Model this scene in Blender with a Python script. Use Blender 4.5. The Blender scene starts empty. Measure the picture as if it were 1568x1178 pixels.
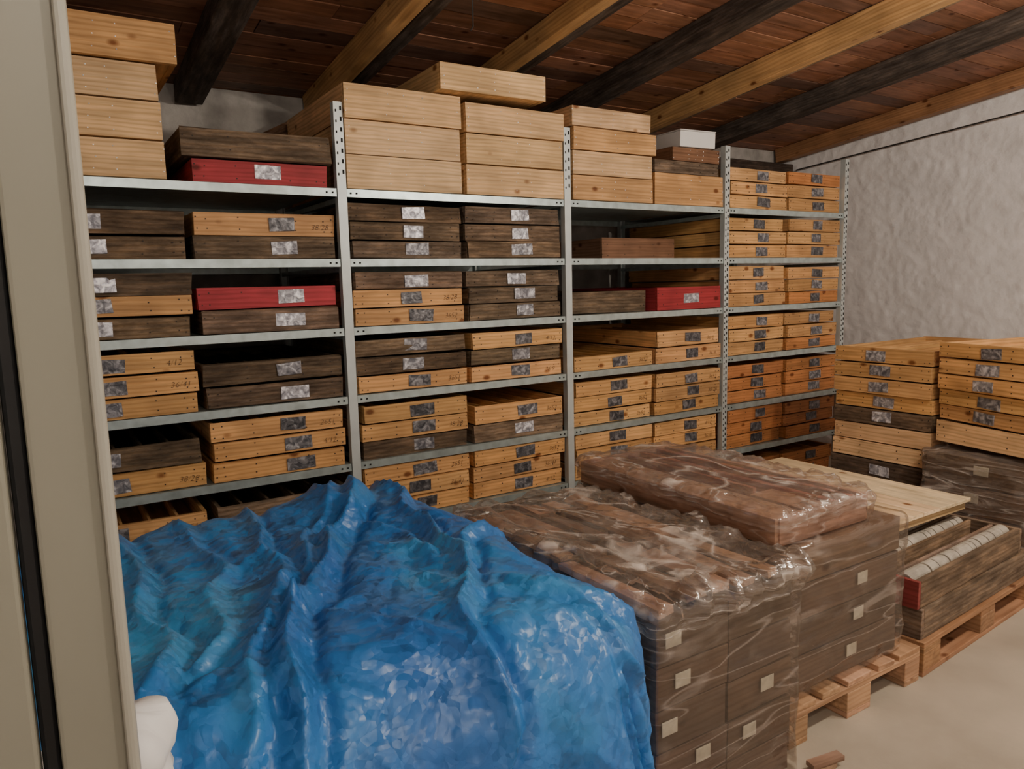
import bpy, math, random
from mathutils import Vector, Matrix, noise
random.seed(7)
R = random.uniform
scene = bpy.context.scene

# ------------------------------------------------------------------ materials
def newmat(name):
    m = bpy.data.materials.new(name); m.use_nodes = True
    nt = m.node_tree; nt.nodes.clear()
    return m, nt
def nd(nt, t, ins=None, **props):
    n = nt.nodes.new(t)
    for k, v in props.items(): setattr(n, k, v)
    if ins:
        for k, v in ins.items():
            s = n.inputs[k]
            if isinstance(v, bpy.types.NodeSocket): nt.links.new(v, s)
            else: s.default_value = v
    return n
def ramp(nt, fac, pts):
    r = nd(nt, 'ShaderNodeValToRGB', {'Fac': fac})
    e = r.color_ramp.elements
    while len(e) < len(pts): e.new(0.5)
    for i, (p, c) in enumerate(pts):
        e[i].position = p
        e[i].color = c if len(c) == 4 else (*c, 1)
    return r.outputs['Color']
def mul(nt, a, b, fac=1.0, bt='MULTIPLY'):
    n = nt.nodes.new('ShaderNodeMix'); n.data_type = 'RGBA'; n.blend_type = bt
    for s, v in ((n.inputs[0], fac), (n.inputs[6], a), (n.inputs[7], b)):
        if isinstance(v, bpy.types.NodeSocket): nt.links.new(v, s)
        else: s.default_value = v
    return n.outputs[2]
def math_(nt, op, a, b=0.0):
    n = nd(nt, 'ShaderNodeMath', operation=op)
    for s, v in ((n.inputs[0], a), (n.inputs[1], b)):
        if isinstance(v, bpy.types.NodeSocket): nt.links.new(v, s)
        else: s.default_value = v
    return n.outputs[0]
def vmath(nt, op, a, b=None):
    n = nd(nt, 'ShaderNodeVectorMath', operation=op)
    for s, v in ((n.inputs[0], a), (n.inputs[1], b)):
        if v is None: continue
        if isinstance(v, bpy.types.NodeSocket): nt.links.new(v, s)
        else: s.default_value = v
    return n.outputs['Value'] if op in ('DOT_PRODUCT', 'LENGTH') else n.outputs['Vector']
def finish(nt, sh):
    o = nt.nodes.new('ShaderNodeOutputMaterial'); nt.links.new(sh, o.inputs['Surface'])

def wood_mat(name, rough=0.6, knots=True, bump=0.25, contrast=1.0, spec=0.35):
    m, nt = newmat(name)
    t = nd(nt, 'ShaderNodeAttribute', attribute_name='tint')
    g = nd(nt, 'ShaderNodeAttribute', attribute_name='gc')
    mp = nd(nt, 'ShaderNodeMapping', {'Vector': g.outputs['Vector'], 'Scale': (2.2, 38, 38)})
    n1 = nd(nt, 'ShaderNodeTexNoise', {'Vector': mp.outputs[0], 'Scale': 1.0, 'Detail': 5.0, 'Roughness': 0.6, 'Distortion': 0.4})
    mp2 = nd(nt, 'ShaderNodeMapping', {'Vector': g.outputs['Vector'], 'Scale': (1.0, 6, 6)})
    w = nd(nt, 'ShaderNodeTexWave', {'Vector': mp2.outputs[0], 'Scale': 2.6, 'Distortion': 7.0, 'Detail': 3.0, 'Detail Scale': 0.8}, bands_direction='Z')
    c1 = ramp(nt, n1.outputs['Fac'], [(0.3, (1 - .34 * contrast,) * 3), (0.7, (1.10,) * 3)])
    c2 = ramp(nt, w.outputs['Fac'], [(0.0, (1 - .18 * contrast, 1 - .24 * contrast, 1 - .32 * contrast)), (0.6, (1.05,) * 3)])
    col = mul(nt, t.outputs['Color'], c1)
    col = mul(nt, col, c2, 0.8)
    n3 = nd(nt, 'ShaderNodeTexNoise', {'Vector': g.outputs['Vector'], 'Scale': 5.0, 'Detail': 2.0})
    col = mul(nt, col, ramp(nt, n3.outputs['Fac'], [(0.35, (.82,) * 3), (0.65, (1.1,) * 3)]))
    if knots:
        mp3 = nd(nt, 'ShaderNodeMapping', {'Vector': g.outputs['Vector'], 'Scale': (5.5, 9, 9)})
        v = nd(nt, 'ShaderNodeTexVoronoi', {'Vector': mp3.outputs[0], 'Scale': 1.0, 'Randomness': 1.0})
        k = ramp(nt, v.outputs['Distance'], [(0.08, (.33, .2, .12)), (0.17, (1, 1, 1))])
        col = mul(nt, col, k)
    else:
        mp4 = nd(nt, 'ShaderNodeMapping', {'Vector': g.outputs['Vector'], 'Scale': (3, 14, 14)})
        n4 = nd(nt, 'ShaderNodeTexNoise', {'Vector': mp4.outputs[0], 'Scale': 2.0, 'Detail': 8.0, 'Roughness': .7})
        col = mul(nt, col, ramp(nt, n4.outputs['Fac'], [(0.3, (.45, .42, .40)), (0.5, (1, 1, 1)), (0.68, (1.9, 1.8, 1.7))]))
    b = nd(nt, 'ShaderNodeBump', {'Height': n1.outputs['Fac'], 'Strength': bump, 'Distance': 0.004})
    p = nd(nt, 'ShaderNodeBsdfPrincipled', {'Base Color': col, 'Roughness': rough, 'Normal': b.outputs[0], 'Specular IOR Level': spec})
    finish(nt, p.outputs[0]); return m
M_WOOD = wood_mat('pine_wood')
M_OLD = wood_mat('weathered_wood', 0.8, False, 0.6, 1.25, 0.2)
M_CEIL = wood_mat('roof_plank_wood', 0.55, True, 0.4, 1.2, 0.4)

def foil_mat():
    m, nt = newmat('metal_tag')
    tc = nd(nt, 'ShaderNodeTexCoord')
    t = nd(nt, 'ShaderNodeAttribute', attribute_name='tint')
    n = nd(nt, 'ShaderNodeTexNoise', {'Vector': tc.outputs['Object'], 'Scale': 34.0, 'Detail': 3.0, 'Distortion': .8})
    c = ramp(nt, n.outputs['Fac'], [(0.36, (.35, .36, .40)), (0.52, (.8, .81, .84)), (0.68, (1.8, 1.8, 1.8))])
    c = mul(nt, t.outputs['Color'], c)
    b = nd(nt, 'ShaderNodeBump', {'Height': n.outputs['Fac'], 'Strength': 0.5, 'Distance': 0.01})
    p = nd(nt, 'ShaderNodeBsdfPrincipled', {'Base Color': c, 'Metallic': 0.35, 'Roughness': 0.42, 'Normal': b.outputs[0]})
    finish(nt, p.outputs[0]); return m
M_FOIL = foil_mat()

def plain(name, col, rough=0.5, metal=0.0, nscale=8.0, namt=0.15, bump=0.0, bscale=60.0, spec=0.5):
    m, nt = newmat(name)
    tc = nd(nt, 'ShaderNodeTexCoord')
    n = nd(nt, 'ShaderNodeTexNoise', {'Vector': tc.outputs['Object'], 'Scale': nscale, 'Detail': 5.0})
    c = mul(nt, (*col, 1), ramp(nt, n.outputs['Fac'], [(0.3, (1 - namt,) * 3), (0.7, (1 + namt * .6,) * 3)]))
    ins = {'Base Color': c, 'Roughness': rough, 'Metallic': metal, 'Specular IOR Level': spec}
    if bump:
        n2 = nd(nt, 'ShaderNodeTexNoise', {'Vector': tc.outputs['Object'], 'Scale': bscale, 'Detail': 6.0})
        ins['Normal'] = nd(nt, 'ShaderNodeBump', {'Height': n2.outputs['Fac'], 'Strength': bump, 'Distance': 0.02}).outputs[0]
    p = nd(nt, 'ShaderNodeBsdfPrincipled', ins)
    finish(nt, p.outputs[0]); return m
M_INK = plain('marker_ink', (.03, .02, .015), .6)
M_GALV = plain('galvanised_steel', (.50, .60, .61), .34, .55, 18.0, .22)
M_POST = plain('galvanised_post', (.60, .66, .67), .42, .35, 10.0, .1)
M_HOLE = plain('slot_shadow_black', (.01, .01, .01), .9)
M_DOOR = plain('painted_door_grey', (.24, .235, .19), .42, 0.0, 2.0, .06)
M_DOORE = plain('painted_door_edge', (.36, .35, .30), .3, 0.0, 2.0, .05)
M_GROOVE = plain('groove_shade_black', (.012, .013, .015), .5)  # near-black colour stands in for the shade in the door groove
M_FLOOR = plain('painted_concrete', (.43, .375, .30), .5, 0.0, 3.0, .18, .06, 40.0, .3)
M_WHITE = plain('white_plaster', (.87, .86, .88), .75, 0.0, 4.0, .10, .45, 16.0, .25)
M_BACK = plain('grey_stone_plaster', (.48, .46, .44), .9, 0.0, 5.0, .4, .8, 14.0, .1)
M_PAPER = plain('paper_label', (.70, .66, .54), .6, 0.0, 30.0, .2)
M_CABLE = plain('cable_black', (.02, .02, .02), .5)
M_BRIGHT = plain('white_box_card', (.8, .8, .8), .5, 0.0, 5.0, .05)
M_CORE = plain('rock_core', (.44, .40, .34), .7, 0.0, 14.0, .35, .3, 60.0)

def facet(nt, vec, scale, k=1.0):
    v = nd(nt, 'ShaderNodeTexVoronoi', {'Vector': vec, 'Scale': scale})
    diff = vmath(nt, 'SUBTRACT', vec, v.outputs['Position'])
    rnd = vmath(nt, 'SUBTRACT', v.outputs['Color'], (.5, .5, .5))
    return math_(nt, 'MULTIPLY', vmath(nt, 'DOT_PRODUCT', diff, rnd), k)

def tarp_mat():
    m, nt = newmat('blue_tarpaulin')
    tc = nd(nt, 'ShaderNodeTexCoord')
    n = nd(nt, 'ShaderNodeTexNoise', {'Vector': tc.outputs['Object'], 'Scale': 1.8, 'Detail': 5.0, 'Distortion': 0.8})
    c = ramp(nt, n.outputs['Fac'], [(0.3, (.022, .12, .40)), (0.52, (.030, .18, .50)), (0.72, (.06, .29, .58))])
    d = nd(nt, 'ShaderNodeTexNoise', {'Vector': tc.outputs['Object'], 'Scale': 6.0, 'Detail': 3.0})
    dd = vmath(nt, 'MULTIPLY', d.outputs['Color'], (.14, .14, .14))
    wv = vmath(nt, 'ADD', tc.outputs['Object'], dd)
    h = math_(nt, 'ADD', facet(nt, wv, 9.0, .8), facet(nt, wv, 21.0, 1.2))
    h = math_(nt, 'ADD', h, facet(nt, wv, 50.0, 1.1))
    b = nd(nt, 'ShaderNodeBump', {'Height': h, 'Strength': 0.55, 'Distance': 0.6})
    p = nd(nt, 'ShaderNodeBsdfPrincipled', {'Base Color': c, 'Roughness': 0.38, 'Normal': b.outputs[0], 'Specular IOR Level': 0.5})
    finish(nt, p.outputs[0]); return m
M_TARP = tarp_mat()

def film_mat(name, milk=0.10, gl=.16, tint=(.72, .62, .56), streak=.35, sc=1.0, bump=.4, peak=6):
    m, nt = newmat(name)
    tc = nd(nt, 'ShaderNodeTexCoord')
    mp = nd(nt, 'ShaderNodeMapping', {'Vector': tc.outputs['Object'], 'Scale': (1.1 * sc, 1.1 * sc, 4.5 * sc), 'Rotation': (.45, .6, .3)})
    n = nd(nt, 'ShaderNodeTexNoise', {'Vector': mp.outputs[0], 'Scale': 2.0, 'Detail': 4.0, 'Roughness': .5, 'Distortion': 1.6})
    mq = nd(nt, 'ShaderNodeMapping', {'Vector': tc.outputs['Object'], 'Scale': (.8 * sc, .8 * sc, 6 * sc), 'Rotation': (-.5, .7, 1.0)})
    n2 = nd(nt, 'ShaderNodeTexNoise', {'Vector': mq.outputs[0], 'Scale': 2.0, 'Detail': 1.0, 'Distortion': .4})
    rdg = math_(nt, 'ABSOLUTE', math_(nt, 'SUBTRACT', n2.outputs['Fac'], .5))
    st = ramp(nt, rdg, [(0.0, (streak,) * 3), (0.018, (0, 0, 0))])
    f = facet(nt, mp.outputs[0], 3.0, .25)
    hh = math_(nt, 'ADD', math_(nt, 'MULTIPLY', n.outputs['Fac'], .14), f)
    hh = math_(nt, 'ADD', hh, math_(nt, 'MULTIPLY', rdg, -.2))
    b = nd(nt, 'ShaderNodeBump', {'Height': hh, 'Strength': bump, 'Distance': 0.4})
    milkc = ramp(nt, n.outputs['Fac'], [(0.42, (milk,) * 3), (0.60, (milk * 2,) * 3), (0.72, (min(.9, milk * peak),) * 3)])
    mk = math_(nt, 'MINIMUM', math_(nt, 'ADD', milkc, st), .9)
    tr = nd(nt, 'ShaderNodeBsdfTransparent', {'Color': (.98, .96, .94, 1)})
    df = nd(nt, 'ShaderNodeBsdfDiffuse', {'Color': (*tint, 1), 'Normal': b.outputs[0]})
    m1 = nd(nt, 'ShaderNodeMixShader', {0: mk, 1: tr.outputs[0], 2: df.outputs[0]})
    g = nd(nt, 'ShaderNodeBsdfGlossy', {'Color': (1, .97, .94, 1), 'Roughness': .15, 'Normal': b.outputs[0]})
    fr = nd(nt, 'ShaderNodeFresnel', {'IOR': 1.45, 'Normal': b.outputs[0]})
    m2 = nd(nt, 'ShaderNodeMixShader', {0: math_(nt, 'ADD', math_(nt, 'MULTIPLY', fr.outputs[0], .55), gl), 1: m1.outputs[0], 2: g.outputs[0]})
    finish(nt, m2.outputs[0]); return m
M_FILM = film_mat('stretch_film', .02, .055, streak=.22, sc=.9, bump=.35, peak=9)
M_FILMT = film_mat('crumpled_film', .075, .09, (.84, .76, .70), .35, sc=1.3, bump=.5, peak=9)

# ------------------------------------------------------------------ mesh builder
class MB:
    def __init__(s):
        s.v = []; s.f = []; s.mi = []; s.col = []; s.gc = []; s.M = Matrix.Identity(4)
    def box(s, c, size, col=(1, 1, 1), ax=0, mat=0, rot=None, jit=0.0):
        hx, hy, hz = size[0] / 2, size[1] / 2, size[2] / 2
        off = (R(-50, 50), R(-50, 50), R(-50, 50))
        b = len(s.v); loc = []
        for i in range(8):
            p = Vector(((hx if i & 1 else -hx), (hy if i & 2 else -hy), (hz if i & 4 else -hz)))
            if jit: p += Vector((R(-jit, jit), R(-jit, jit), R(-jit, jit)))
            loc.append(p)
            q = (rot @ p) if rot else p
            s.v.append(s.M @ (q + Vector(c)))
        order = {0: (0, 1, 2), 1: (1, 0, 2), 2: (2, 0, 1)}[ax]
        for f in ((0, 2, 3, 1), (4, 5, 7, 6), (0, 1, 5, 4), (2, 6, 7, 3), (0, 4, 6, 2), (1, 3, 7, 5)):
            s.f.append(tuple(b + i for i in f)); s.mi.append(mat)
            for i in f:
                p = loc[i]
                s.gc.append((p[order[0]] + off[0], p[order[1]] + off[1], p[order[2]] + off[2]))
                s.col.append((*col, 1))
    def poly(s, vs, fs, col=(1, 1, 1), mat=0):
        b = len(s.v)
        off = (R(-50, 50), R(-50, 50), R(-50, 50))
        for p in vs: s.v.append(s.M @ Vector(p))
        for f in fs:
            s.f.append(tuple(b + i for i in f)); s.mi.append(mat)
            for i in f:
                p = vs[i]; s.gc.append((p[0] + off[0], p[1] + off[1], p[2] + off[2])); s.col.append((*col, 1))
    def cyl(s, a, b_, r, col=(1, 1, 1), mat=0, n=12):
        a = Vector(a); b_ = Vector(b_); d = (b_ - a).normalized()
        u = d.orthogonal().normalized(); w = d.cross(u)
        vs = []
        for e in (a, b_):
            for i in range(n):
                t = 2 * math.pi * i / n
                vs.append(e + u * r * math.cos(t) + w * r * math.sin(t))
        fs = [(i, (i + 1) % n, n + (i + 1) % n, n + i) for i in range(n)]
        fs += [tuple(range(n))[::-1], tuple(range(n, 2 * n))]
        s.poly(vs, fs, col, mat)
    def build(s, name, mats, bevel=0, smooth=False, parent=None):
        me = bpy.data.meshes.new(name)
        me.from_pydata([tuple(v) for v in s.v], [], s.f)
        for m in mats: me.materials.append(m)
        me.polygons.foreach_set('material_index', s.mi)
        a = me.attributes.new('tint', 'FLOAT_COLOR', 'CORNER')
        a.data.foreach_set('color', [x for c in s.col for x in c])
        g = me.attributes.new('gc', 'FLOAT_VECTOR', 'CORNER')
        g.data.foreach_set('vector', [x for c in s.gc for x in c])
        if smooth: me.polygons.foreach_set('use_smooth', [True] * len(me.polygons))
        me.update()
        o = bpy.data.objects.new(name, me); scene.collection.objects.link(o)
        if bevel:
            bm = o.modifiers.new('bevel', 'BEVEL'); bm.width = bevel; bm.segments = 2; bm.limit_method = 'ANGLE'
        if parent: o.parent = parent
        return o

def jc(c, a=.12):
    k = 1 + R(-a, a)
    return (c[0] * k * (1 + R(-.04, .04)), c[1] * k, c[2] * k * (1 + R(-.08, .08)))
COL = {'P': (.72, .405, .17), 'L': (.82, .55, .29), 'D': (.178, .132, .095), 'R': (.46, .045, .06),
       'O': (.58, .245, .09), 'B': (.25, .13, .075)}
MATS = [M_WOOD, M_FOIL, M_INK, M_OLD, M_PAPER]

TXT = {}
def text_mesh(t):
    if t in TXT: return TXT[t]
    cu = bpy.data.curves.new('txt', 'FONT'); cu.body = t; cu.size = .038; cu.resolution_u = 2; cu.shear = .25
    cu.offset = -0.0008
    ob = bpy.data.objects.new('txt', cu); scene.collection.objects.link(ob)
    dg = bpy.context.evaluated_depsgraph_get(); ev = ob.evaluated_get(dg); me = ev.to_mesh()
    vs = [v.co.copy() for v in me.vertices]; fs = [tuple(p.vertices) for p in me.polygons]
    ev.to_mesh_clear(); bpy.data.objects.remove(ob); bpy.data.curves.remove(cu)
    TXT[t] = (vs, fs); return TXT[t]

def core_box(mb, x0, x1, y0, L, z0, h, kind, label=True, lf=None, txt=False, lk=1.0):
    """drill-core tray: end boards facing -Y, long sides along Y, lengthwise dividers"""
    w = x1 - x0; cx = (x0 + x1) / 2; c = jc(COL[kind], .35 if kind == 'D' else .16); mi = 3 if kind == 'D' else 0
    t = .02; j = .005 if kind == 'D' else .0025
    mb.box((cx, y0 + t / 2, z0 + h / 2), (w, t, h - .007), c, 0, mi, jit=j)
    mb.box((cx, y0 + L - t / 2, z0 + h / 2), (w, t, h - .004), jc(c, .1), 0, mi)
    for sx in (x0 + .009, x1 - .009):
        mb.box((sx, y0 + L / 2, z0 + h / 2 - .001), (.018, L - 2 * t - .002, h - .008), jc(c, .15), 1, mi)
    mb.box((cx, y0 + L / 2, z0 + .008), (w - .04, L - 2 * t - .002, .010), jc(c, .1), 1, mi)
    nd_ = 5
    for i in range(1, nd_):
        mb.box((x0 + w * i / nd_, y0 + L / 2, z0 + h * .45), (.012, L - 2 * t - .004, h * .62), jc(c, .2), 1, mi)
    for sx in (x0 + .012, x0 + .05, x1 - .05, x1 - .012, cx + w * .2, cx - w * .2):
        for sz in (.25, .72):
            zz = z0 + h * sz + R(-.006, .006); xx = sx + R(-.006, .006); r = .0028
            mb.box((xx, y0 - .0005, zz), (2 * r, .002, 2 * r), (.05, .04, .03), 0, 2)
    if label:
        lx = x0 + w * (lf if lf else .5) + R(-.02, .02)
        if kind == 'D': lc = R(.25, .7)
        elif kind == 'R': lc = R(.5, .7)
        else: lc = R(.12, .27)
        lc *= lk
        mb.box((lx, y0 - .003, z0 + h / 2 + R(-.005, .005)), (.122 + R(-.015, .02), .003, min(.060, h * .66)), (lc, lc, lc * 1.08), 0, 1,
               rot=Matrix.Rotation(R(-.05, .05), 3, 'Y'), jit=.0025)
    if txt:
        t_ = random.choice(['3651', '36/41', '3652', '36/9', '38/28', '2651', '4/12'])
        vs, fs = text_mesh(t_)
        r = R(-.06, .06)
        vv = [(x1 - .12 + v.x, y0 - .0045, z0 + h * .3 + v.y + v.x * r) for v in vs]
        mb.poly(vv, fs, (1, 1, 1), 2)

# ------------------------------------------------------------------ geometry constants
PX = [-0.040, 1.318, 2.695, 4.054, 5.394]
YF = 3.6
DEPTH = 1.12
LV = [2.09, 1.75, 1.407, 1.06, .712, .38, .05]
def ceil_z(y): return 3.36 - .11 * y
YB = 4.9; XR = 6.3; XL = -1.4; YN = -2.4

# ------------------------------------------------------------------ room shell
def slab(name, c, size, mat):
    mb = MB(); mb.box(c, size, (1, 1, 1)); return mb.build(name, [mat])
slab('floor', ((XL + XR) / 2, (YN + YB) / 2, -.05), (XR - XL + .4, YB - YN + .4, .1), M_FLOOR)
slab('wall_left', (XL - .06, (YN + YB) / 2, 1.8), (.12, YB - YN, 3.6), M_WHITE)
slab('wall_front', ((XL + XR) / 2, YN - .06, 1.85), (XR - XL, .12, 3.7), M_WHITE)
slab('wall_back', ((XL + XR) / 2, YB + .06, 1.41), (XR - XL, .12, 2.82), M_BACK)
mb = MB(); NY, NZ = 380, 190
vs = []
for j in range(NZ + 1):
    for i in range(NY + 1):
        y = YN + (YB - YN) * i / NY; z = 3.75 * j / NZ
        z = min(z, ceil_z(y) + .05)
        p = Vector((y * 1.2, z * 1.6, 3.3))
        wp = p * 3.8 + Vector((noise.noise(p * 2) * 2.5, noise.noise(p * 2 + Vector((9, 0, 0))) * 2.5, 0))
        wp = Vector((wp.x * 1.3 + wp.y * .5, wp.y * .7, 1))
        d = .014 * noise.noise(p * 1.1) + .014 * max(0, .45 - 2.6 * abs(noise.noise(wp))) + .006 * noise.noise(p * 7) + .005 * noise.noise(p * 17)
        vs.append((XR - d, y, z))
fs = [(j * (NY + 1) + i, (j + 1) * (NY + 1) + i, (j + 1) * (NY + 1) + i + 1, j * (NY + 1) + i + 1) for j in range(NZ) for i in range(NY)]
mb.poly(vs, fs); mb.build('wall_right', [M_WHITE], smooth=True)

TILT = Matrix.Translation((0, 0, 3.36)) @ Matrix.Rotation(-math.atan(.11), 4, 'X')
mb = MB(); mb.M = TILT
y = YN - .1
while y < YB + .2:
    wd = R(.12, .155)
    cuts = [XL, R(0, 1.4), R(2.4, 3.8), R(4.6, 5.4), XR]
    for a, b in zip(cuts[:-1], cuts[1:]):
        c = random.choice([(.38, .18, .105), (.32, .155, .095), (.42, .21, .125), (.22, .125, .09), (.34, .165, .10)])
        mb.box(((a + b) / 2, y + wd / 2, .012 + R(0, .006)), (b - a - .004, wd - .007, .02), jc(c), 0, 0)
    y += wd
mb.box(((XL + XR) / 2, (YN + YB) / 2, .05), (XR - XL, YB - YN + .6, .03), (.03, .02, .015), 0, 0)
mb.build('ceiling', [M_CEIL])
def rafter(x, w, h, col, name='roof_rafter', mat=M_WOOD):
    mb = MB(); mb.M = TILT
    L = (YB - YN) / math.cos(math.atan(.11)) - .05
    mb.box((x, (YN + YB) / 2, -h / 2), (w, L, h), col, 1, 0, jit=.004)
    mb.build(name, [mat], bevel=.004)
PALE = (.62, .38, .17); DK = (.095, .080, .072)
rafter(-.25, .10, .13, DK, mat=M_OLD)
rafter(.87, .15, .12, DK, mat=M_OLD)
rafter(1.60, .09, .12, PALE); rafter(1.70, .08, .11, DK, mat=M_OLD)
rafter(2.44, .08, .11, PALE); rafter(2.53, .09, .09, DK, mat=M_OLD)
rafter(3.28, .14, .12, DK, mat=M_OLD)
rafter(4.08, .085, .14, PALE); rafter(4.17, .08, .11, (.32, .25, .18), mat=M_OLD)
rafter(5.0, .13, .13, DK, mat=M_OLD)
rafter(6.18, .10, .12, (.38, .20, .10))
mb = MB(); mb.box((4.1, YB - .09, 2.62), (4.3, .14, .12), (.08, .06, .05), 0, 0)
mb.build('wall_plate_beam', [M_OLD], bevel=.005)
mb = MB(); a_ = math.atan2(.21, .40)
mb.box((1.60, 4.66, 2.665), (1.0, .08, .11), (.20, .12, .08), 0, 0, rot=Matrix.Rotation(-a_, 3, 'Y'))
mb.build('diagonal_brace_beam', [M_OLD], bevel=.004)
mb = MB(); mb.cyl((6.24, -1.5, 3.10), (6.24, 4.7, 2.62), .006, n=6); mb.build('wall_cable', [M_CABLE])
mb = MB(); mb.cyl((1.80, 3.1, 3.02), (1.81, 3.12, 2.78), .003, n=6); mb.cyl((1.81, 3.12, 2.78), (1.795, 3.12, 2.76), .003, n=6)
mb.build('hanging_wire', [M_CABLE])

# ------------------------------------------------------------------ shelving
mb = MB()
for bi, x in enumerate(PX):
    for yy, s in ((YF, 1), (YF + DEPTH, -1)):
        mb.box((x, yy, 1.25), (.046, .003, 2.5), mat=1)
        mb.box((x - .0215, yy + s * .02, 1.25), (.003, .04, 2.5), mat=1)
        mb.box((x + .0215, yy + s * .02, 1.25), (.003, .04, 2.5), mat=1)
        mb.box((x, yy + s * .02, .004), (.07, .07, .008), mat=1)
    z = 2.47
    while z > (2.15 if bi < 3 else .1):
        mb.box((x + (.012 if bi != 3 else .008), YF - .002, z), (.009, .003, .02), mat=2)
        mb.box((x - .012, YF - .002, z - .012), (.006, .003, .012), mat=2)
        z -= .05 if z > 2.1 else .04
    for k in range(7):
        mb.box((x, YF + DEPTH / 2, LV[k] - .05), (.02, DEPTH, .025), mat=0)
for b in range(4):
    x0 = PX[b] + .026; x1 = PX[b + 1] - .026
    for lz in LV:
        cx = (x0 + x1) / 2
        mb.box((cx, YF + .006, lz - .019), (x1 - x0, .003, .038), mat=0)
        mb.box((cx, YF + .012, lz - .0375), (x1 - x0, .014, .002), mat=0)
        mb.box((cx, YF + DEPTH - .006, lz - .021), (x1 - x0, .003, .042), mat=0)
        mb.box((cx, YF + DEPTH / 2, lz - .002), (x1 - x0, DEPTH - .01, .003), mat=0)
        for ex in (x0 + .02, x0 + .05, x1 - .02, x1 - .05):
            mb.box((ex, YF + .003, lz - .02), (.008, .004, .008), mat=2)
mb.build('steel_shelving_unit', [M_GALV, M_POST, M_HOLE])

C = {
 (0, 1): ('DD', 'DP'), (0, 2): ('DPD', 'DR'), (0, 3): ('PPP', 'DD'), (0, 4): ('PD', 'PPP'), (0, 5): ('PP', 'DD'),
 (1, 1): ('DDD', 'DDD'), (1, 2): ('PPD', 'DDD'), (1, 3): ('PDD', 'PDP'), (1, 4): ('DPP', 'DP'), (1, 5): ('PPP', 'PPP'),
 (2, 3): ('P', 'PP'), (2, 4): ('PPP', 'PPP'), (2, 5): ('PPP', 'PPP'),
 (3, 0): ('PPP', 'PPO'), (3, 1): ('PPP', 'PPP'), (3, 2): ('PPP', 'OPP'), (3, 3): ('PPP', 'OPP'), (3, 4): ('OOO', 'OOO'), (3, 5): ('OOO', 'OOO'),
 (0, 6): ('DP', 'PD'), (1, 6): ('PP', 'PD'), (2, 6): ('DD', 'PP'), (3, 6): ('OO', 'OO'),
}
for (b, l), cols in C.items():
    xa = PX[b] + .035; xb = PX[b + 1] - .035; mid = (xa + xb) / 2 + (-.03 if b == 0 else .02 if b == 2 else 0)
    for ci, st in enumerate(cols):
        mb = MB(); z = LV[l] + .0005
        s0, s1 = (xa, mid - .008) if ci == 0 else (mid + .008, xb)
        y0 = YF + R(.016, .03)
        for k in st:
            h = .094 + R(-.004, .003)
            if len(st) == 2: h = .108 + R(-.004, .004)
            lf = (.36 if (b == 0 and ci == 0) else .62 if (b == 0) else .55)
            dx0 = R(0, .022); dx1 = R(0, .022)
            core_box(mb, s0 + dx0, s1 - dx1, y0 + R(-.012, .015), 1.02, z, h, k, True, lf + R(-.03, .03),
                     txt=(k in 'PO' and R(0, 1) < .7 and b < 3), lk=1.4 if (b == 0 and ci == 0) else 1.0)
            z += h + .0015
        mb.build('core_box_stack', MATS)
mb = MB(); core_box(mb, 3.32, 4.0, YF + .45, .62, LV[1], .16, 'B', False); mb.build('core_box', MATS)
mb = MB(); core_box(mb, 2.75, 3.40, YF + .10, .95, LV[2], .14, 'D', False); mb.build('core_box', MATS)
mb = MB(); core_box(mb, 3.42, 4.01, YF + .0125, 1.0, LV[2], .155, 'R', True, .5); mb.build('core_box', MATS)

def crate(mb, x0, x1, y0, L, z0, h, kind):
    w = x1 - x0; cx = (x0 + x1) / 2; c = jc(COL[kind], .06); t = .024
    mb.box((cx, y0 + t / 2, z0 + h / 2), (w, t, h - .004), c, 0, 0, jit=.002)
    mb.box((cx, y0 + L - t / 2, z0 + h / 2), (w, t, h - .004), c, 0, 0)
    for sx in (x0 + .012, x1 - .012):
        mb.box((sx, y0 + L / 2, z0 + h / 2), (.024, L - 2 * t - .001, h - .004), jc(c, .1), 1, 0)
    mb.box((cx, y0 + L / 2, z0 + .01), (w - .05, L - 2 * t, .014), c, 1, 0)
    for i in range(1, 4):
        mb.box((x0 + w * i / 4, y0 + L / 2, z0 + h * .45), (.012, L - 2 * t - .004, h * .7), c, 1, 0)
    for fx in (.02, .35, .5, .65, .98):
        for fz in (.2, .5, .8):
            mb.box((x0 + w * fx + R(-.01, .01), y0 - .0005, z0 + h * fz), (.005, .002, .005), (1, 1, 1), 0, 1)
def cstack(specs, name='wooden_crate_stack'):
    mb = MB()
    for s in specs: crate(mb, *s)
    return mb.build(name, MATS, bevel=.002)
z = LV[0] + .001
cstack([(-.02, .53, YF - .01, .9, z, .158, 'L'), (-.02, .525, YF - .015, .9, z + .160, .158, 'L'),
        (-.02, .52, YF - .02, .9, z + .320, .150, 'L'), (-.02, .60, YF - .05, .9, z + .472, .165, 'P')])
cstack([(1.345, 1.985, YF - .01, .95, z, .165, 'L'), (1.345, 1.98, YF - .01, .95, z + .167, .165, 'L'), (1.345, 1.985, YF - .02, .95, z + .334, .168, 'L')])
cstack([(2.01, 2.655, YF - .015, .95, z, .16, 'L'), (2.015, 2.65, YF - .015, .95, z + .162, .16, 'L'), (2.015, 2.66, YF - .02, .95, z + .324, .155, 'L'),])
mb = MB(); mb.M = Matrix.Translation((1.83, YF - .10, LV[0] + .505)) @ Matrix.Rotation(math.radians(-1), 4, 'Z')
crate(mb, 0, .64, 0, .8, 0, .135, 'L'); mb.build('wooden_crate', MATS, bevel=.002)
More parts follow.
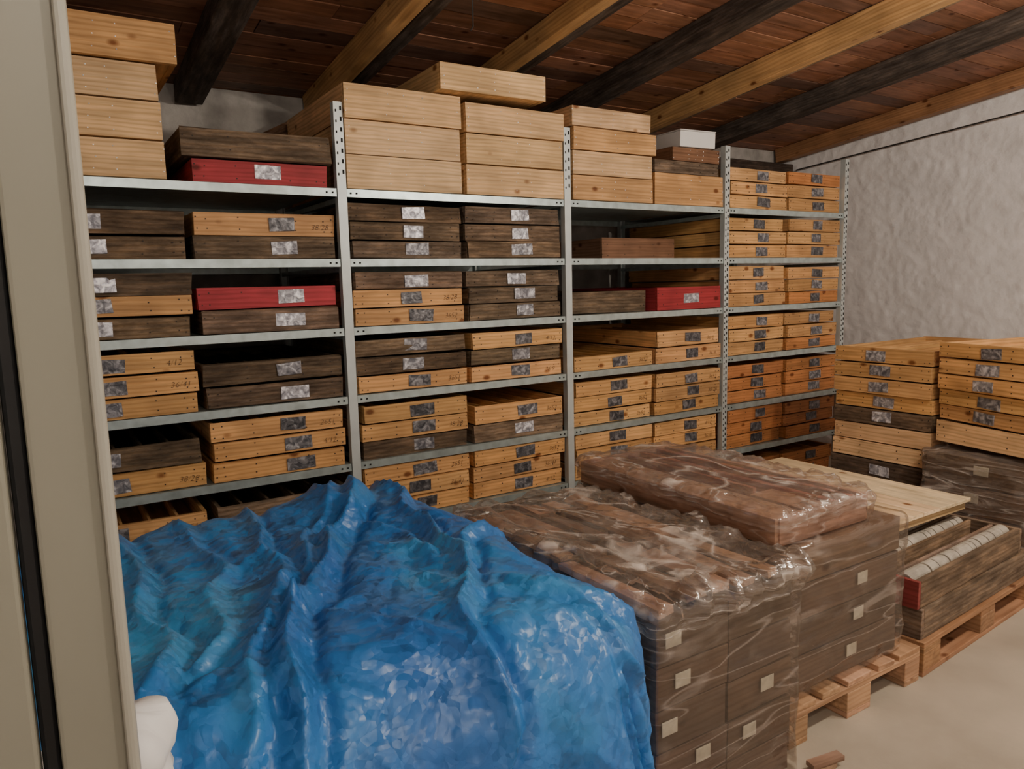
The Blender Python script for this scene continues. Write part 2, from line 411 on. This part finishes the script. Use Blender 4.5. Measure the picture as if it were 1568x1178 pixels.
cstack([(2.73, 3.36, YF - .01, .95, z, .145, 'P'), (2.73, 3.35, YF - .01, .95, z + .147, .14, 'L'), (2.73, 3.38, YF - .02, .95, z + .289, .13, 'P'), (2.72, 3.33, YF - .02, .95, z + .421, .115, 'L')])
mb = MB(); crate(mb, 3.385, 4.01, YF + .0, .95, z, .20, 'P'); core_box(mb, 3.40, 3.99, YF + .02, .95, z + .202, .08, 'D', False)
crate(mb, 3.56, 3.99, YF + .02, .8, z + .284, .09, 'B'); mb.build('wooden_crate_stack', MATS)
mb = MB(); mb.M = Matrix.Translation((3.62, YF + .01, LV[0] + .378)) @ Matrix.Rotation(math.radians(-4), 4, 'Z')
mb.box((.15, .12, .05), (.30, .24, .10), jit=.002); mb.box((.15, .12, .104), (.31, .25, .008))
mb.build('white_cardboard_box', [M_BRIGHT], bevel=.004)
mb = MB(); core_box(mb, .64, 1.25, YF + .015, 1.0, z, .105, 'R', True, .57); core_box(mb, .60, 1.27, YF + .0, 1.0, z + .107, .13, 'D', False)
mb.build('core_box_stack', MATS)

# ------------------------------------------------------------------ pallets
def pallet(name, x0, y0, ang=0.0, alongx=True, base=(.33, .17, .08), z0=0.0):
    mb = MB(); mb.M = Matrix.Translation((x0, y0, z0)) @ Matrix.Rotation(ang, 4, 'Z')
    if not alongx: mb.M = mb.M @ Matrix.Translation((.8, 0, 0)) @ Matrix.Rotation(math.pi / 2, 4, 'Z')
    for yy, w in ((.0725, .145), (.23, .1), (.4, .145), (.57, .1), (.7275, .145)):
        mb.box((.6, yy, .133), (1.2, w, .022), jc(base), 0, 0, jit=.002)
    for xx in (.0725, .6, 1.1275):
        mb.box((xx, .4, .111), (.145, .8, .022), jc(base), 1, 0)
        for yy in (.05, .4, .75):
            mb.box((xx, yy, .061), (.145, .1 if yy != .4 else .145, .078), jc(base), 1, 0)
    for yy, w in ((.05, .1), (.4, .145), (.75, .1)):
        mb.box((.6, yy, .011), (1.2, w, .022), jc(base), 0, 0)
    return mb.build(name, [M_WOOD], bevel=.003)
pallet('wooden_pallet', 2.03, 1.50, alongx=False, base=(.50, .30, .18))
pallet('wooden_pallet', 2.86, 1.50, math.radians(4), base=(.42, .23, .12))

# ------------------------------------------------------------------ draped shells
def perim(hx, hy, nside, ncor):
    pts = []
    cs = [(hx, hy), (-hx, hy), (-hx, -hy), (hx, -hy)]
    for k in range(4):
        a0 = k * math.pi / 2
        for i in range(ncor):
            a = a0 + math.pi / 2 * i / ncor
            pts.append((cs[k][0], cs[k][1], math.cos(a), math.sin(a)))
        n = cs[(k + 1) % 4]; a = a0 + math.pi / 2
        for i in range(nside):
            t = i / nside
            pts.append((cs[k][0] + (n[0] - cs[k][0]) * t, cs[k][1] + (n[1] - cs[k][1]) * t, math.cos(a), math.sin(a)))
    return pts
def shell(name, x0, x1, y0, y1, z0, z1, mat, r=.03, amp=.008, freq=7, flare=0.0, seed=0.0, parent=None, nside=60, drops=60, crump=.02, rim=0.0, mat2=None):
    cx, cy = (x0 + x1) / 2, (y0 + y1) / 2; hx, hy = (x1 - x0) / 2 - r, (y1 - y0) / 2 - r
    P = perim(hx, hy, nside, 5); n = len(P)
    rows = [('t', k / 44) for k in range(1, 45)] + [('r', k / 5) for k in range(1, 6)] + [('d', k / drops) for k in range(1, drops + 1)]
    vs = [(cx, cy, z1)]
    for kind, t in rows:
        for (px, py, nx, ny) in P:
            if kind == 't': x, y, z = px * t, py * t, z1; N = Vector((0, 0, 1))
            elif kind == 'r':
                a = t * math.pi / 2; x, y, z = px + nx * r * math.sin(a), py + ny * r * math.sin(a), z1 - r * (1 - math.cos(a))
                N = Vector((nx * math.sin(a), ny * math.sin(a), math.cos(a)))
            else:
                dd = t * (z1 - z0 - r); x, y, z = px + nx * (r + flare * t * t), py + ny * (r + flare * t * t), z1 - r - dd
                N = Vector((nx, ny, 0))
            p = Vector((cx + x, cy + y, z)); q = p * freq + Vector((seed, seed, seed))
            q2 = Vector((q.x * .5 + .8 * noise.noise(q * .5), q.y * .5, q.z * .6 + q.x * .5))
            d = amp * (1 - 2 * abs(noise.noise(q2))) + amp * .12 * noise.noise(q * 2)
            qt = Vector((q.x * 1.0 + .35 * q.y, q.y * .25, seed))
            d += crump * max(0, N.z) * (1.0 * abs(noise.noise(qt)) + .5 * abs(noise.noise(qt * 2.3)) + .35 * abs(noise.noise(q * 1.2)) + .15 * abs(noise.noise(q * 3)))
            if rim:
                ed = min(hx + r - abs(x), hy + r + y)
                wgt = math.exp(-max(ed, 0) / .06) * (1 if N.z > .2 else math.exp(-(z1 - z) / .05))
                d += rim * wgt * (abs(noise.noise(p * 9)) + .7 * abs(noise.noise(p * 25)))
                d += rim * .3 * wgt * noise.noise(p * 50)
            p += N * (max(d, -.002) + .002); vs.append(tuple(p))
    fs = [(0, 1 + i, 1 + (i + 1) % n) for i in range(n)]
    for k in range(len(rows) - 1):
        for i in range(n):
            a = 1 + k * n + i; b = 1 + k * n + (i + 1) % n
            fs.append((a, a + n, b + n, b))
    m = MB(); m.poly(vs, fs)
    if mat2:
        for fi in range(n + 52 * n):
            if fi < len(m.mi): m.mi[fi] = 1
    return m.build(name, [mat] + ([mat2] if mat2 else []), smooth=True, parent=parent)

def layers(mb, x0, x1, y0, y1, z0, n, h, cols=1, rows=2, kind=(.17, .105, .07)):
    for k in range(n):
        for i in range(cols):
            for j in range(rows):
                a = x0 + (x1 - x0) * i / cols; b = x0 + (x1 - x0) * (i + 1) / cols
                c = y0 + (y1 - y0) * j / rows; d = y0 + (y1 - y0) * (j + 1) / rows
                mb.box(((a + b) / 2 + R(-.003, .003), (c + d) / 2, z0 + k * h + h / 2), (b - a - .006, d - c - .006, h - .006), jc(kind, .25), 0, 0, jit=.003)
                if j == 0 and R(0, 1) < .6:
                    mb.box(((a + b) / 2 + R(-.12, .12), c - .0045, z0 + k * h + h * .6), (.06, .003, .045), (1, 1, 1), 0, 4)
                mb.box((a - .0045, (c + d) / 2 + R(-.1, .1), z0 + k * h + h * .6), (.003, .075, .05), (1, 1, 1), 0, 4)

def rubble(mb, x0, x1, y0, y1, z, n, c1):
    for i in range(n):
        a = x0 + (x1 - x0) * (i + .5) / n
        y = y0
        while y < y1 - .12:
            L = min(R(.22, .6), y1 - y)
            mb.box((a + R(-.01, .01), y + L / 2, z + R(-.004, .012)), ((x1 - x0) / n * R(.45, .95), L - .02, .022), jc(c1, .4), 1, 0,
                   rot=Matrix.Rotation(R(-.06, .06), 3, 'Z'), jit=.006)
            y += L
WM = [M_WOOD, M_FOIL, M_INK, M_OLD, M_PAPER]
mb = MB(); layers(mb, 2.06, 2.74, 1.55, 2.68, .147, 4, .1335, 1, 2, (.17, .108, .072))
TR = (.50, .29, .20)
for sx in (2.07, 2.585): mb.box((sx, 2.14, .735), (.022, 1.08, .10), jc(TR), 1, 0)
for sy in (1.605, 2.675): mb.box((2.328, sy, .735), (.50, .022, .10), jc(TR), 0, 0)
mb.box((2.328, 2.14, .692), (.49, 1.04, .012), (.06, .03, .022), 1, 0)
mb.box((2.165, 2.14, .745), (.15, 1.04, .06), jc(TR, .1), 1, 0)
mb.box((2.33, 2.28, .745), (.02, .74, .075), jc((.42, .15, .09), .1), 1, 0)
mb.box((2.42, 2.14, .745), (.03, 1.04, .075), jc((.42, .15, .09), .1), 1, 0)
mb.box((2.53, 2.14, .745), (.03, 1.04, .075), jc((.42, .15, .09), .1), 1, 0)
mb.box((2.33, 1.75, .745), (.13, .26, .06), jc(TR, .1), 1, 0)
s1 = mb.build('wrapped_crate_stack', WM, bevel=.003)
shell('stretch_film_base', 2.045, 2.755, 1.535, 2.695, .15, .69, M_FILM, r=.02, seed=3, parent=s1, crump=.005, amp=.012)
shell('stretch_film_top', 2.05, 2.605, 1.585, 2.70, .70, .792, M_FILM, r=.02, seed=9, parent=s1, drops=12, crump=.022, rim=.045, mat2=M_FILMT)
mb = MB(); layers(mb, 1.36, 1.95, 1.44, 2.56, .003, 5, .131, 2, 2, (.16, .103, .070))
rubble(mb, 1.37, 1.94, 1.46, 2.54, .674, 5, (.42, .25, .16))
s2 = mb.build('wrapped_crate_stack', WM, bevel=.003)
shell('stretch_film', 1.35, 1.965, 1.425, 2.57, .01, .692, M_FILM, r=.02, seed=21, parent=s2, crump=.045, amp=.012, rim=.065, mat2=M_FILMT)

# ------------------------------------------------------------------ blue tarp
def seg_d(p, a, b):
    ab = b - a; t = max(0, min(1, (p - a).dot(ab) / ab.length_squared)); q = a + ab * t
    d = (p - q).length; s = ab.x * (p.y - a.y) - ab.y * (p.x - a.x)
    return d * (1 if s > 0 else -1), t
RID = [([(.95, 2.62), (.76, 2.2), (.42, 1.6), (.26, 1.0), (.2, .3)], .044, .028),
       ([(.90, 2.62), (.68, 2.2), (.35, 1.6), (.17, 1.0), (.1, .3)], .024, .02),
       ([(.54, 2.6), (.5, 2.1), (.42, 1.6)], .030, .025),
       ([(1.02, 2.6), (.9, 1.75), (.70, 1.25), (.62, .9), (.6, .2)], .040, .028),
       ([(.42, 1.6), (.62, 1.45), (.7, 1.25)], .015, .025),
       ([(1.3, 2.0), (1.0, 1.85), (.9, 1.7)], .028, .025),
       ([(.1, 2.7), (.16, 1.9), (.1, 1.2), (.05, .4)], .035, .03),
       ([(1.5, 1.3), (1.05, 1.4), (.85, 1.5)], .018, .03),
       ([(.3, 2.6), (.36, 2.0), (.2, 1.5)], .022, .025),
       ([(.75, 2.6), (.82, 2.1), (.85, 1.8)], .018, .02),
       ([(1.5, .9), (1.1, 1.2), (.95, 1.5)], .018, .025)]
RID = [([Vector(p) for p in pl], a, w) for pl, a, w in RID]
def tarp():
    x0, x1, y0, y1, H, r = -.5, 1.20, 1.20, 2.62, .86, .19
    cx, cy = (x0 + x1) / 2, (y0 + y1) / 2; hx, hy = (x1 - x0) / 2 - r, (y1 - y0) / 2 - r
    ext = .95 + r; NX, NYY = 420, 390
    vs = []
    for j in range(NYY + 1):
        for i in range(NX + 1):
            p = (-1 + 2 * i / NX) * (hx + ext); q = (-1 + 2 * j / NYY) * (hy + ext)
            ax = max(-hx, min(hx, p)); ay = max(-hy, min(hy, q))
            dx, dy = p - ax, q - ay; dist = math.hypot(dx, dy)
            nx, ny = (dx / dist, dy / dist) if dist > 1e-6 else (0, 0)
            arc = r * math.pi / 2
            if dist < arc:
                a = dist / r; ho = r * math.sin(a); z = H - r * (1 - math.cos(a)); N = Vector((nx * math.sin(a), ny * math.sin(a), math.cos(a))); side = a / (math.pi / 2) * .5
            else:
                e = dist - arc; ho = r + (.03 if nx > .5 else .06) * e; z = H - r - e; N = Vector((nx, ny, 0.05)); side = .5 + min(.5, e)
            P = Vector((cx + ax + nx * ho, cy + ay + ny * ho, z))
            c2 = Vector((cx + p, cy + q))
            b = .035 * noise.noise(Vector((c2.x * 1.6, c2.y * 1.6, 1.7))) + .015
            b -= .06 * max(0, 1 - abs(c2.x - 1.15) / .4) * max(0, min(1, (c2.y - 1.9) / .6))
            b += .04 * math.exp(-((c2.x - .85) ** 2 + (c2.y - 2.5) ** 2) / .05)
            d = b
            jw = Vector((noise.noise(Vector((c2.x * 4, c2.y * 4, 0))), noise.noise(Vector((c2.x * 4, c2.y * 4, 5))))) * .06
            c3 = c2 + jw
            for pl, am, w in RID:
                best = 9
                for s_, e_ in zip(pl[:-1], pl[1:]):
                    dd, t = seg_d(c3, s_, e_)
                    if abs(dd) < abs(best): best = dd
                if abs(best) < w * 6:
                    d += am * (math.exp(-abs(best) / w) - .55 * math.exp(-((best - 1.7 * w) / (.8 * w)) ** 2))
            if side > .3:
                s_ = (P.x * abs(ny) + P.y * abs(nx))
                ang = math.atan2(q, p) * 3
                k_ = .05 if nx > .5 else .08
                d += (side - .3) * k_ * (1 - 2.2 * abs(noise.noise(Vector((s_ * 4.0 + ang, P.z * .8, 4.4)))))
            u = Vector((P.x, P.y, P.z))
            wv = Vector((noise.noise(u * 3), noise.noise(u * 3 + Vector((7, 0, 0))), 0)) * .18
            v = (u + wv)
            va = Vector((v.x * 4.5 + v.y * 1.6, v.y * 1.3, v.z * 1.3))
            d += .018 * (.5 - 2 * abs(noise.noise(va * 1.1 + Vector((3, 1, 0))))) + .005 * (.5 - 2 * abs(noise.noise(v * 7)))
            d += .0045 * (.5 - 2 * abs(noise.noise(v * 14 + Vector((5, 5, 5)))))
            d += .0022 * (.5 - 2 * abs(noise.noise(v * 34)))
            P += N * d
            if P.z < .01: P.z = .01 + .005 * abs(noise.noise(P * 9))
            vs.append(tuple(P))
    fs = [(j * (NX + 1) + i, j * (NX + 1) + i + 1, (j + 1) * (NX + 1) + i + 1, (j + 1) * (NX + 1) + i) for j in range(NYY) for i in range(NX)]
    m = MB(); m.poly(vs, fs); return m.build('blue_tarpaulin_cover', [M_TARP], smooth=True)
tarp()

shell('white_plastic_sack', -.30, .066, .93, 1.00, .0, 1.04, M_BRIGHT, r=.02, amp=.035, freq=22, seed=5, crump=.05)

# ------------------------------------------------------------------ right side : open core boxes on pallet
mb = MB(); mb.M = Matrix.Translation((2.87, 1.50, .147)) @ Matrix.Rotation(math.radians(4), 4, 'Z')
def tray(mb, x, y, z, L, w, h, c, endc, mi=3, ndiv=2, cores=True):
    t = .025
    mb.box((x + t / 2, y + w / 2, z + h / 2), (t, w, h), endc, 1, 0 if endc != c else mi, jit=.002)
    mb.box((x + L - t / 2, y + w / 2, z + h / 2), (t, w, h), c, 1, mi)
    for yy in (y + t / 2, y + w - t / 2):
        mb.box((x + L / 2, yy, z + h / 2), (L - 2 * t - .001, t, h), jc(c, .2), 0, mi)
    mb.box((x + L / 2, y + w / 2, z + .01), (L - 2 * t, w - 2 * t, .014), c, 0, mi)
    pw = (w - 2 * t) / (ndiv + 1)
    for i in range(ndiv + 1):
        yc = y + t + pw * (i + .5)
        if i < ndiv: mb.box((x + L / 2, y + t + pw * (i + 1), z + h * .5), (L - 2 * t - .002, .014, h * .95), jc(c, .3), 0, mi)
        if cores and i != 1:
            xx = x + t + .01; rr = pw * .40
            while xx < x + L - t - .06:
                ll = min(R(.06, .24), x + L - t - .01 - xx)
                mb.cyl((xx, yc, z + h * .74), (xx + ll, yc + R(-.002, .002), z + h * .74), rr, (1, 1, 1), 5, 18)
                if R(0, 1) < .7: mb.cyl((xx + ll * .4, yc, z + h * .74), (xx + ll * .4 + .006, yc, z + h * .74), rr + .001, (1, 1, 1), 2, 18)
                xx += ll + R(.002, .014)
TM = MATS + [M_CORE]
tray(mb, .0, .02, 0, 1.08, .46, .125, (.17, .125, .095), (.17, .125, .095), cores=False)
tray(mb, -.02, .03, .128, 1.02, .44, .115, (.20, .145, .105), (.24, .045, .042), ndiv=3)
tray(mb, .02, .50, 0, 1.06, .28, .13, (.15, .11, .09), (.15, .11, .09), cores=False)
tray(mb, .02, .50, .132, 1.06, .28, .11, (.15, .11, .09), (.15, .11, .09), ndiv=1)
mb.build('rock_core_tray_stack', TM, bevel=.002)
mb = MB()
for k in range(3): core_box(mb, 2.98, 3.62, 2.40, .62, .0 + k * .15, .147, 'D' if k < 2 else 'B', False)
mb.build('core_box_stack', MATS)
mb = MB()
for i in range(6):
    mb.box((2.93 + .07 + .14 * i, 2.34, .506), (.137, 1.10, .018), jc((.88, .68, .42), .04), 1, 0)
for yy in (1.85, 2.33, 2.83):
    mb.box((3.35, yy, .474), (.84, .07, .045), (.6, .42, .22), 0, 0)
mb.build('plank_lid', [M_WOOD], bevel=.002)

# ------------------------------------------------------------------ right hand big stacks
def end_stack(name, px, py, ang, kinds, z, hs, w=.61, L=1.02, xj=.02):
    mb = MB()
    for k, h in zip(kinds, hs):
        mb.M = Matrix.Translation((px + R(-xj, xj), py, 0)) @ Matrix.Rotation(ang - math.pi / 2 + R(-.012, .012), 4, 'Z')
        core_box(mb, -w / 2, w / 2, 0, L, z, h, k, k != 'B' and k != 'L', .5 + R(-.05, .05), lk=1.7)
        z += h + .002
    return mb.build(name, MATS)
end_stack('core_box_stack', 4.24, 2.56, 0, 'DDDDLLDPPPP', .0, [.12, .12, .12, .12, .105, .105, .095, .092, .092, .092, .092])
end_stack('core_box_stack', 4.17, 1.92, math.radians(-14), 'LPPPPP', .67, [.12] + [.086] * 5)
mb = MB(); layers(mb, 4.14, 5.1, 1.60, 2.22, .003, 4, .155, 1, 1, (.20, .13, .09))
w3 = mb.build('wrapped_crate_stack', WM, bevel=.003)
shell('stretch_film', 4.13, 5.11, 1.59, 2.23, .02, .632, M_FILMT, r=.02, seed=31, parent=w3, crump=.015, amp=.016)

mb = MB()
for k in range(2):
    mb.box((2.02 + .03 * k, 1.36 + R(-.02, .02), .010 + .018 * k), (R(.10, .15), R(.03, .05), .016), jc((.35, .22, .15)), 0, 0,
           rot=Matrix.Rotation(R(-.5, .5), 3, 'Z'))
mb.build('broken_board_pile', [M_WOOD])

# ------------------------------------------------------------------ door at left
mb = MB()
mb.box((.012, .82, 1.35), (.062, .05, 2.7), mat=0)
mb.box((.041, .79, 1.35), (.011, .022, 2.7), mat=1)
mb.box((-.027, .83, 1.35), (.016, .03, 2.7), mat=2)  # dark gap between the panels, filled with a black-painted strip
mb.box((-.336, .81, 1.35), (.6, .05, 2.7), mat=0)
mb.build('door_1', [M_DOOR, M_DOORE, M_GROOVE], bevel=.004)

# ------------------------------------------------------------------ lamps
def lamp(x, y, z, power, name='ceiling_lamp'):
    mb = MB()
    zt = ceil_z(y)
    mb.box((x, y, z + .09), (1.2, .12, .05)); mb.box((x - .4, y, (z + .1 + zt) / 2), (.012, .012, zt - z - .1)); mb.box((x + .4, y, (z + .1 + zt) / 2), (.012, .012, zt - z - .1))
    o = mb.build(name, [M_BRIGHT], bevel=.01)
    for dx in (-.4, .4):
        l = bpy.data.lights.new(name + '_tube', 'POINT'); l.energy = power / 2; l.shadow_soft_size = .06; l.color = (1, .875, .72)
        lo = bpy.data.objects.new(name + '_tube', l); lo.location = (x + dx, y, z); scene.collection.objects.link(lo); lo.parent = o
lamp(3.4, .35, 2.72, 190)
lamp(.6, -.7, 2.75, 85)
w = bpy.data.worlds.new('World'); scene.world = w; w.use_nodes = True
w.node_tree.nodes['Background'].inputs[0].default_value = (.9, .85, .8, 1)
w.node_tree.nodes['Background'].inputs[1].default_value = .15

# ------------------------------------------------------------------ camera
cam = bpy.data.cameras.new('camera'); cam.sensor_width = 36; cam.lens = 1140 / 1568 * 36; cam.clip_start = .03
co = bpy.data.objects.new('camera', cam); scene.collection.objects.link(co)
th = math.radians(57.7); p = math.radians(7.6); r = math.radians(1.44)
fw = Vector((math.cos(th), math.sin(th), 0)); rt = Vector((math.sin(th), -math.cos(th), 0)); up = Vector((0, 0, 1))
F = fw * math.cos(p) - up * math.sin(p); U0 = up * math.cos(p) + fw * math.sin(p)
Rc = rt * math.cos(r) - U0 * math.sin(r); Uc = U0 * math.cos(r) + rt * math.sin(r)
m = Matrix((Rc, Uc, -F)).transposed().to_4x4(); m.translation = (0, 0, 1.6)
co.matrix_world = m
scene.camera = co
